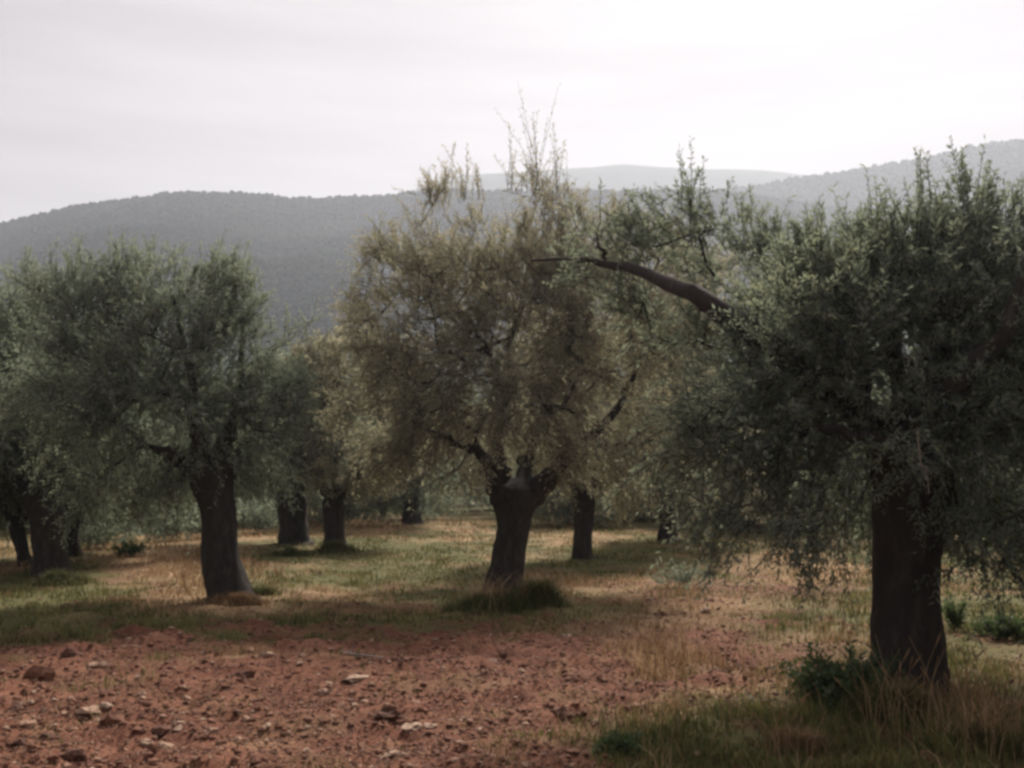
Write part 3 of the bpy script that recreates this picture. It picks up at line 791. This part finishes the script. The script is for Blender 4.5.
shrub('weed_clump', 'leafy green weeds at the left foot of the large dark trunk', 848, 712, 95, 62, 170, 16, 0.06, 0.022, M_SHRUB, 'plant', 101)
shrub('low_shrub', 'small low olive sucker bush standing alone on the red soil', 682, 588, 62, 26, 60, 12, 0.065, 0.017, M_LEAF_DARK, 'shrub', 103)
shrub('low_shrub', 'little dark shrub beside the dry path at left', 130, 556, 26, 14, 60, 12, 0.08, 0.03, M_SHRUB, 'shrub', 105)
for k, (px, py, w, h, lab) in enumerate(((100, 548, 70, 45, 'dim grey shrub left of the little dark one, edging the grove'), (165, 542, 70, 50, 'dim grey shrub edging the path, left of leaning trunk'),
                                         (205, 538, 50, 38, 'dim shrub showing just left of the leaning trunk'), (255, 533, 60, 40, 'dim shrub between the leaning and the stout trunk'))):
    shrub('hedge_shrub', lab, px, py, w, h, 150, 14, 0.11, 0.034, M_LEAF_GREY, 'shrub', 110 + k, group='shrubs edging the grove')
first = None
for k, px in enumerate(range(-40, 1100, 76)):
    D = 37 if 430 < px < 500 else 28.5 + 1.5 * math.sin(k * 2.3)
    lab = 'far bush closing the grove behind the trunks, number %s from the left edge' % ('one two three four five six seven eight nine ten eleven twelve thirteen fourteen fifteen'.split()[k])
    if first is None:
        first = shrub('far_bush', lab, px, 520, 150, 85, 600, 14, 0.17, 0.055, M_LEAF_GREY, 'bush', 211, group='far bushes closing the grove', D=D)
    else:
        p = at(px, 520, D)
        copy_tree(first, (float(p[0]), float(p[1]), float(ground_z(p[0], p[1])) - .05), k * 1.7, 0.9 + .25 * math.sin(k * 1.9), lab)
shrub('weed_clump', 'tall green weed right of the large dark trunk', 955, 632, 18, 40, 26, 14, 0.06, 0.02, M_SHRUB, 'plant', 121, spread=.4)
shrub('weed_clump', 'small fresh green weed on the soil at the bottom', 618, 755, 44, 20, 50, 12, 0.05, 0.018, M_SHRUB, 'plant', 123)
shrub('weed_clump', 'broad green weeds at the right edge under the crown', 1008, 640, 60, 26, 110, 14, 0.06, 0.02, M_SHRUB, 'plant', 125)

# ------------------------------------------------------------------ grass
def blades(P, H, W, lean, tint):
    """bent tapering blades: quad + triangle each"""
    n = len(P)
    a = rng.uniform(0, 6.283, n)
    side = np.stack([np.cos(a), np.sin(a), np.zeros(n)], -1)
    ld = rng.normal(0, 1, (n, 3)); ld[:, 2] = 0; ld = unit(ld)
    l = (lean * rng.uniform(.3, 1.4, n) * H)[:, None]
    up = np.array([0, 0, 1.0])
    m = P + up * (H * .55)[:, None] + ld * l * .3
    t = P + up * (H * (1 - .25 * lean))[:, None] + ld * l
    w = (W / 2)[:, None]
    V = np.stack([P - side * w, P + side * w, m + side * w * .75, m - side * w * .75, t], 1).reshape(-1, 3)
    o = np.arange(n) * 5
    q = np.stack([o, o + 1, o + 2, o + 3], 1); tr = np.stack([o + 3, o + 2, o + 4], 1)
    return V, [q, tr], np.repeat(tint, 5)

N = 420000
yy = 4.7 * (30 / 4.7) ** (rng.random(N) ** 1.1)
xx = rng.uniform(-1, 1, N) * (0.535 * yy + 0.6)
so, gr = paint(xx, yy)
fine = fbm(xx, yy, 5.0, 2, 6.0)
dens = np.clip((1 - 1.05 * so) * (0.6 + .8 * fine + .35 * fbm(xx, yy, 1.1, 2, 44.)), 0.0, 1)
keepm = rng.random(N) < dens * 0.62
xx, yy, so, gr, fine = xx[keepm], yy[keepm], so[keepm], gr[keepm], fine[keepm]
isg = rng.random(len(xx)) < np.clip(gr * 1.05, 0.03, 0.97)
zz = ground_z(xx, yy)
wsc = 0.0032 + 0.00062 * yy
PG = np.stack([xx, yy, zz - 0.005], -1)
pxx, pyy = to_px(xx, yy, zz)
tall = np.exp(-(((pxx - 690) / 110) ** 2 + ((pyy - 690) / 80) ** 2)) + np.exp(-(((pxx - 930) / 120) ** 2 + ((pyy - 730) / 60) ** 2)) + 0.7 * np.exp(-(((pxx - 205) / 60) ** 2 + ((pyy - 580) / 25) ** 2))
patch = np.clip(0.8 + 0.8 * fbm(xx, yy, 1.4, 3, 12.0), 0.25, 2.0)
g = isg
Hg = rng.uniform(.035, .10, g.sum()) * patch[g] * (1 + .6 * tall[g])
v, f, t = blades(PG[g], Hg, wsc[g] * 1.15, 0.55, np.clip(rng.normal(.42, .25, g.sum()) + .35 * fine[g], 0, 1))
gg = link('green_grass', make_mesh('green_grass', v, f, M_GREEN, False, {'tint': t}))
tag(gg, 'short green grass between the olive trees', 'grass', kind='stuff')
d = ~isg
Hd = rng.uniform(.04, .15, d.sum()) * patch[d] * (1 + 1.1 * tall[d])
v, f, t = blades(PG[d], Hd, wsc[d] * .9, 0.7, np.clip(rng.normal(.38, .25, d.sum()) + .35 * fine[d] - .2 * np.clip(tall[d], 0, 1), 0, 1))
dg = link('dry_grass', make_mesh('dry_grass', v, f, M_DRY, False, {'tint': t}))
tag(dg, 'dry orange-brown grass along the path and around the trunks', 'grass', kind='stuff')

def tuft(label, px, py, wpx, hpx, n, mat, seed, deep=0.6, lean=.6, wid=.012, cat='grass', dryk=0):
    global rng
    keep = rng; rng = np.random.default_rng(seed)
    D = ground_depth(px, py)
    b = at(px, py, D); b[2] = float(ground_z(b[0], b[1]))
    R = wpx / 2 * D / F; H = hpx * D / F
    a = rng.uniform(0, 6.283, n); r = np.minimum(np.abs(rng.normal(0, .48, n)) ** .85, 1.25)
    P = np.stack([np.cos(a) * r * R, np.sin(a) * r * R * deep, np.zeros(n)], -1)
    P[:, 2] = ground_z(P[:, 0] + b[0], P[:, 1] + b[1]) - b[2] - .01
    lump = 0.75 + .35 * vnoise(P[:, 0] * 6 + seed, P[:, 1] * 6)
    e = empty('grass_tuft', tuple(map(float, b)))
    tag(e, label, cat)
    k = n - dryk
    v, f, t = blades(P[:k], (H * lump * (1.05 - .5 * r ** 2).clip(.3, 1) * rng.uniform(.6, 1.15, n))[:k], np.full(k, wid), lean, np.clip(rng.normal(.35, .22, k), 0, 1))
    link('blades', make_mesh('blades', v, f, mat, False, {'tint': t}), e)['kind'] = 'stuff'
    if dryk:
        v, f, t = blades(P[k:], H * 1.25 * rng.uniform(.5, 1.1, dryk), np.full(dryk, wid * .7), lean, np.clip(rng.normal(.5, .25, dryk), 0, 1))
        link('dry_blades', make_mesh('dry_blades', v, f, M_DRY, False, {'tint': t}), e)['kind'] = 'stuff'
    rng = keep
tuft('dense dark green grass tuft in front of the forked trunk', 488, 610, 88, 36, 4200, M_GREEN, 131, dryk=150)
tuft('rounded green tuft right of the forked trunk, beside the dense one', 538, 608, 56, 34, 2400, M_GREEN, 133, dryk=120)
tuft('green grass cushion at the foot of the slim twin trunk', 336, 553, 44, 16, 1000, M_GREEN, 135, wid=.02)
tuft('low green grass cushion at the foot of the stout flaring trunk', 290, 556, 46, 12, 800, M_GREEN, 137, wid=.02)
tuft('brownish grass tuft at the foot of the leaning left trunk', 240, 606, 60, 20, 1500, M_DRY, 139)
tuft('green grass tuft right of the leaning left trunk', 262, 594, 36, 20, 900, M_GREEN, 141)
tuft('dull grass patch at the foot of the tree by the left edge', 55, 584, 90, 18, 1500, M_GREEN, 143)
tuft('tangled dark grass at the foot of the large dark trunk', 905, 718, 130, 46, 2600, M_GREEN, 145, dryk=260, wid=.008)
tuft('pale dry grass clump below the weeds near the bottom edge', 800, 748, 70, 48, 700, M_DRY, 147, lean=.9, wid=.006)
tuft('dark grass clump in the bottom right corner', 985, 752, 120, 50, 2400, M_GREEN, 149, dryk=260, wid=.008)

# tall dry stalks with seed heads
def stalk(label, px, py, n, hpx, seed, spread=.5, group='tall dry grass stalks', wpx=30):
    global rng
    keep = rng; rng = np.random.default_rng(seed)
    D = ground_depth(px, py)
    b = at(px, py, D); b[2] = float(ground_z(b[0], b[1]))
    H = hpx * D / F
    e = empty('dry_stalks', tuple(map(float, b)))
    tag(e, label, 'grass', group)
    ch, hd = [], []
    for k in range(n):
        x0, y0 = rng.normal(0, wpx / 3 * D / F, 2)
        z0 = float(ground_z(b[0] + x0, b[1] + y0) - b[2]) - .02
        h = H * rng.uniform(.55, 1.05); dx, dy = rng.normal(0, spread * h * .5, 2)
        pts = smooth_path([(x0, y0, z0), (x0 + dx * .25, y0 + dy * .25, z0 + h * .55), (x0 + dx, y0 + dy, z0 + h * .95)], 7)
        ch.append(tube(pts, np.linspace(.0028, .0012, 7), 4))
        if rng.random() < .6:
            q = np.vstack([pts[-2], pts[-1], pts[-1] + (pts[-1] - pts[-2]) * .5])
            hd.append(tube(q, [.001, .006, .001], 5))
    v, f = merge(ch)
    link('stems', make_mesh('stems', v, f, M_DRY, True, {'tint': rng.uniform(.35, .9, len(v))}), e)['kind'] = 'stuff'
    if hd:
        v, f = merge(hd)
        link('seed_heads', make_mesh('seed_heads', v, f, M_DRY, True, {'tint': rng.uniform(.2, .7, len(v))}), e)['kind'] = 'stuff'
    rng = keep
for k, (px, py, n, h, w, lab) in enumerate(((640, 745, 14, 75, 60, 'pale dry grass stalks rising at the soil edge near the bottom'), (655, 680, 12, 60, 50, 'dry stalks above the soil edge, right of centre'),
        (735, 720, 14, 60, 60, 'dry grass stalks left of the leafy weeds'), (770, 765, 16, 70, 60, 'arching dry stalks at the bottom edge below the weeds'),
        (900, 740, 18, 110, 80, 'long dry stalks leaning across the foot of the large dark trunk'), (960, 735, 16, 90, 60, 'reddish dry stalks right of the large dark trunk'),
        (1005, 760, 14, 90, 50, 'dry stalks in the bottom right corner'), (842, 660, 3, 62, 8, 'lone pale forked dry stalk left of the large dark trunk'),
        (700, 650, 12, 40, 80, 'short dry stalks on the reddish patch left of the large tree'))):
    stalk(lab, px, py, n, h, 160 + k, wpx=w)

# ------------------------------------------------------------------ stones
def stone_mesh(seed, r, sq):
    r_ = np.random.default_rng(seed)
    v, f = ICO
    # one subdivision
    key, vs, fs = {}, [tuple(p) for p in v], []
    def mid(a, b):
        k = (min(a, b), max(a, b))
        if k not in key:
            p = unit((np.array(vs[a]) + np.array(vs[b])) / 2); vs.append(tuple(p)); key[k] = len(vs) - 1
        return key[k]
    for a, b, c in f:
        ab, bc, ca = mid(a, b), mid(b, c), mid(c, a)
        fs += [(a, ab, ca), (b, bc, ab), (c, ca, bc), (ab, bc, ca)]
    V = np.array(vs)
    V = V * (1 + 0.38 * vnoise(V[:, 0] * 1.8 + seed * 3.7, V[:, 1] * 1.8, V[:, 2] * 1.8) + 0.15 * r_.normal(0, 1, len(V)))[:, None]
    V = V * np.array([r, r * r_.uniform(.65, .95), r * sq])
    return V, np.array(fs)

stones = [(38, 677, 25, .8, .45, 'big rounded mossy stone at the left edge of the soil'), (69, 657, 17, .8, .05, 'dark stone in the grass above the mossy one'),
          (97, 668, 19, .55, .75, 'pale broken stone right of the mossy one'), (90, 711, 23, .3, .8, 'long flat pale stone lying at lower left'),
          (106, 706, 12, .4, .95, 'small pale stone on the far end of the flat one'), (113, 723, 22, .75, .3, 'round brown clod of earth below the flat pale stone'),
          (160, 733, 21, .6, .15, 'grey-green angular stone at lower left'), (148, 745, 11, .8, .95, 'small pale pebble below the grey-green stone'),
          (165, 747, 13, .55, .8, 'pinkish stone right of the small pale pebble'), (26, 725, 17, .4, .7, 'pale slanted stone near the lower left edge'),
          (17, 711, 18, .5, .05, 'dark flat clod at the left edge'), (50, 739, 17, .5, .08, 'dark low clod at lower left, near the bottom'), (20, 744, 13, .6, .05, 'dark small clod in the lower left corner'),
          (74, 760, 20, .9, .06, 'dark upright clod at the bottom edge, lower left'), (178, 724, 13, .35, .9, 'white chip of stone right of the grey-green one'),
          (213, 732, 14, .45, .65, 'brownish stone among the litter, left of centre'), (356, 679, 23, .3, .9, 'long flat white stone near the grey stick'),
          (325, 694, 11, .7, .9, 'small white cube-like stone left of the litter'), (265, 655, 12, .5, .9, 'pale stone at the grass edge, right one of a pair'),
          (249, 651, 12, .45, .75, 'pale stone at the grass edge, left one of a pair'), (242, 677, 24, .4, .12, 'reddish dark clod left of centre'),
          (412, 728, 16, .4, .95, 'bright white stone at bottom centre, left one of a pair'), (431, 727, 14, .4, .9, 'bright white stone at bottom centre, right one of a pair'),
          (563, 717, 24, .6, .15, 'dark reddish clod at bottom centre'), (637, 707, 15, .45, .6, 'pinkish stone at the foot of the pale stalks'),
          (653, 601, 13, .4, .85, 'pale stone just below the low sucker bush'), (662, 615, 13, .4, .25, 'brown clod on the path below the sucker bush'),
          (706, 611, 12, .5, .85, 'pale stone on the reddish patch right of centre'), (866, 663, 16, .45, .9, 'yellowish pale stone close left of the large dark trunk'),
          (1013, 706, 14, .5, .6, 'tan stone at the right edge in the grass'), (493, 662, 10, .5, .95, 'small white stone alone near the centre soil edge'),
          (567, 637, 12, .4, .85, 'pale stone at the soil edge right of the grass tufts'), (388, 716, 30, .35, .08, 'wide dark clod right of the flat white stone'),
          (365, 703, 11, .5, .85, 'small pale stone below the flat white one'), (395, 755, 18, .35, .8, 'pale flat stone at the bottom edge, centre left')]
for k, (px, py, w, sq, tnt, lab) in enumerate(stones):
    D = ground_depth(px, py)
    b = at(px, py, D); r = w / 2 * D / F * 1.12
    v, f = stone_mesh(k + 1, r, sq)
    o = link('stone' if tnt > .31 or 'stone' in lab else 'earth_clod', make_mesh('stone', v, f, M_STONE, False, {'tint': np.clip(max(tnt, .14) + np.random.default_rng(k).normal(0, .05, len(v)), 0, 1)}),
             loc=(float(b[0]), float(b[1]), float(ground_z(b[0], b[1])) + r * sq * .12))
    o.rotation_euler = (0.1 * math.sin(k * 3.1), 0.12 * math.cos(k * 1.7), (k * 0.6) % 0.9 - .45)
    tag(o, lab, 'stone' if o.name.startswith('stone') else 'clod', 'stones and clods on the red soil')

# small stones and crumbs of earth, too many to count
N = 19000
yy = 4.8 * (15 / 4.8) ** rng.random(N); xx = rng.uniform(-1, 1, N) * (.53 * yy + .3)
so, gr = paint(xx, yy)
k = rng.random(N) < np.clip(so * 1.1 + .03, 0, 1)
xx, yy = xx[k], yy[k]
R = 0.007 + 0.024 * rng.random(len(xx)) ** 3
tnt = np.where(rng.random(len(xx)) < .16, rng.uniform(.55, .95, len(xx)), rng.uniform(.2, .45, len(xx)))
v, f, t = scatter_lumps(np.stack([xx, yy, ground_z(xx, yy) + R * .2], -1), R, rng.uniform(.35, .8, len(xx)), tnt)
o = link('gravel', make_mesh('gravel', v, f, M_STONE, False, {'tint': t}))
tag(o, 'small stones and crumbs of red earth scattered over the soil', 'gravel', kind='stuff')

# fallen leaves and straw on the soil
N = 60000
yy = 4.8 * (15 / 4.8) ** rng.random(N); xx = rng.uniform(-1, 1, N) * (.53 * yy + .3)
so, gr = paint(xx, yy)
k = rng.random(N) < np.clip(so * .8 + .15, 0, 1) * np.clip(.55 + .9 * fbm(xx, yy, 1.7, 3, 21.), .05, 1)
xx, yy = xx[k], yy[k]; n = len(xx)
P = np.stack([xx, yy, ground_z(xx, yy) + rng.uniform(.003, .014, n)], -1)
a = rng.uniform(0, 6.283, n); ld = np.stack([np.cos(a), np.sin(a), rng.normal(0, .28, n)], -1)
ls = unit(np.cross(ld, np.stack([rng.normal(0, .3, n), rng.normal(0, .3, n), np.ones(n)], -1)))
ll = rng.uniform(.018, .055, n)[:, None]; lw = rng.uniform(.006, .016, n)[:, None]
V = np.stack([P - ld * ll * .5, P + ls * lw * .5 + [0, 0, .004], P + ld * ll * .5, P - ls * lw * .5 + [0, 0, .004]], 1).reshape(-1, 3)
o = link('leaf_litter', make_mesh('leaf_litter', V, np.arange(n * 4).reshape(n, 4), M_LITTER, False, {'tint': np.repeat(np.clip(rng.beta(1.5, 2.9, n), 0, 1), 4)}))
tag(o, 'fallen leaves and bits of straw on the red soil', 'litter', kind='stuff')

# a bleached stick on the soil
p0, p1 = [at(px, py, ground_depth(px, py)) for px, py in ((341, 655), (384, 661))]
mid_ = (p0 + p1) / 2
ctrl = []
for t in (0, .3, .65, 1):
    q = p0 + (p1 - p0) * t
    q[2] = float(ground_z(q[0], q[1])) + .022
    ctrl.append(q - mid_)
pts = smooth_path(ctrl, 14)
st = empty('stick', tuple(map(float, mid_)))
tag(st, 'thin bleached grey stick lying on the red soil', 'stick')
v, f = tube(pts, np.linspace(.013, .007, 14), 7, .12, 3)
link('shaft', make_mesh('shaft', v, f, M_STICK, True, {'tint': rng.uniform(.2, .9, len(v))}), st)
v, f = tube(smooth_path([pts[3], pts[3] + [.03, .02, .05], pts[3] + [.05, -.01, .11]], 6), np.linspace(.007, .003, 6), 5)
link('side_twig', make_mesh('side_twig', v, f, M_STICK, True, {'tint': rng.uniform(.2, .9, len(v))}), st)

# ------------------------------------------------------------------ haze
hm = bpy.data.materials.new('pale_haze')
hm.use_nodes = True
hn, hl = hm.node_tree.nodes, hm.node_tree.links
hn.clear()
pv = hn.new('ShaderNodeVolumePrincipled')
pv.inputs['Color'].default_value = (0.80, 0.88, 1.0, 1)
pv.inputs['Density'].default_value = HAZE_DENSITY
pv.inputs['Anisotropy'].default_value = 0.44
ho = hn.new('ShaderNodeOutputMaterial')
hl.new(pv.outputs[0], ho.inputs['Volume'])
x0, x1, y0, y1, z0, z1 = -1900, 1900, -330, 1950, -14, 335
hv = np.array([(x, y, z) for z in (z0, z1) for y in (y0, y1) for x in (x0, x1)], float)
hf = np.array([(0, 2, 3, 1), (4, 5, 7, 6), (0, 1, 5, 4), (2, 6, 7, 3), (0, 4, 6, 2), (1, 3, 7, 5)])
hz = link('haze', make_mesh('haze', hv, hf, hm))
tag(hz, 'thin pale haze lying over the valley', 'haze', kind='stuff')
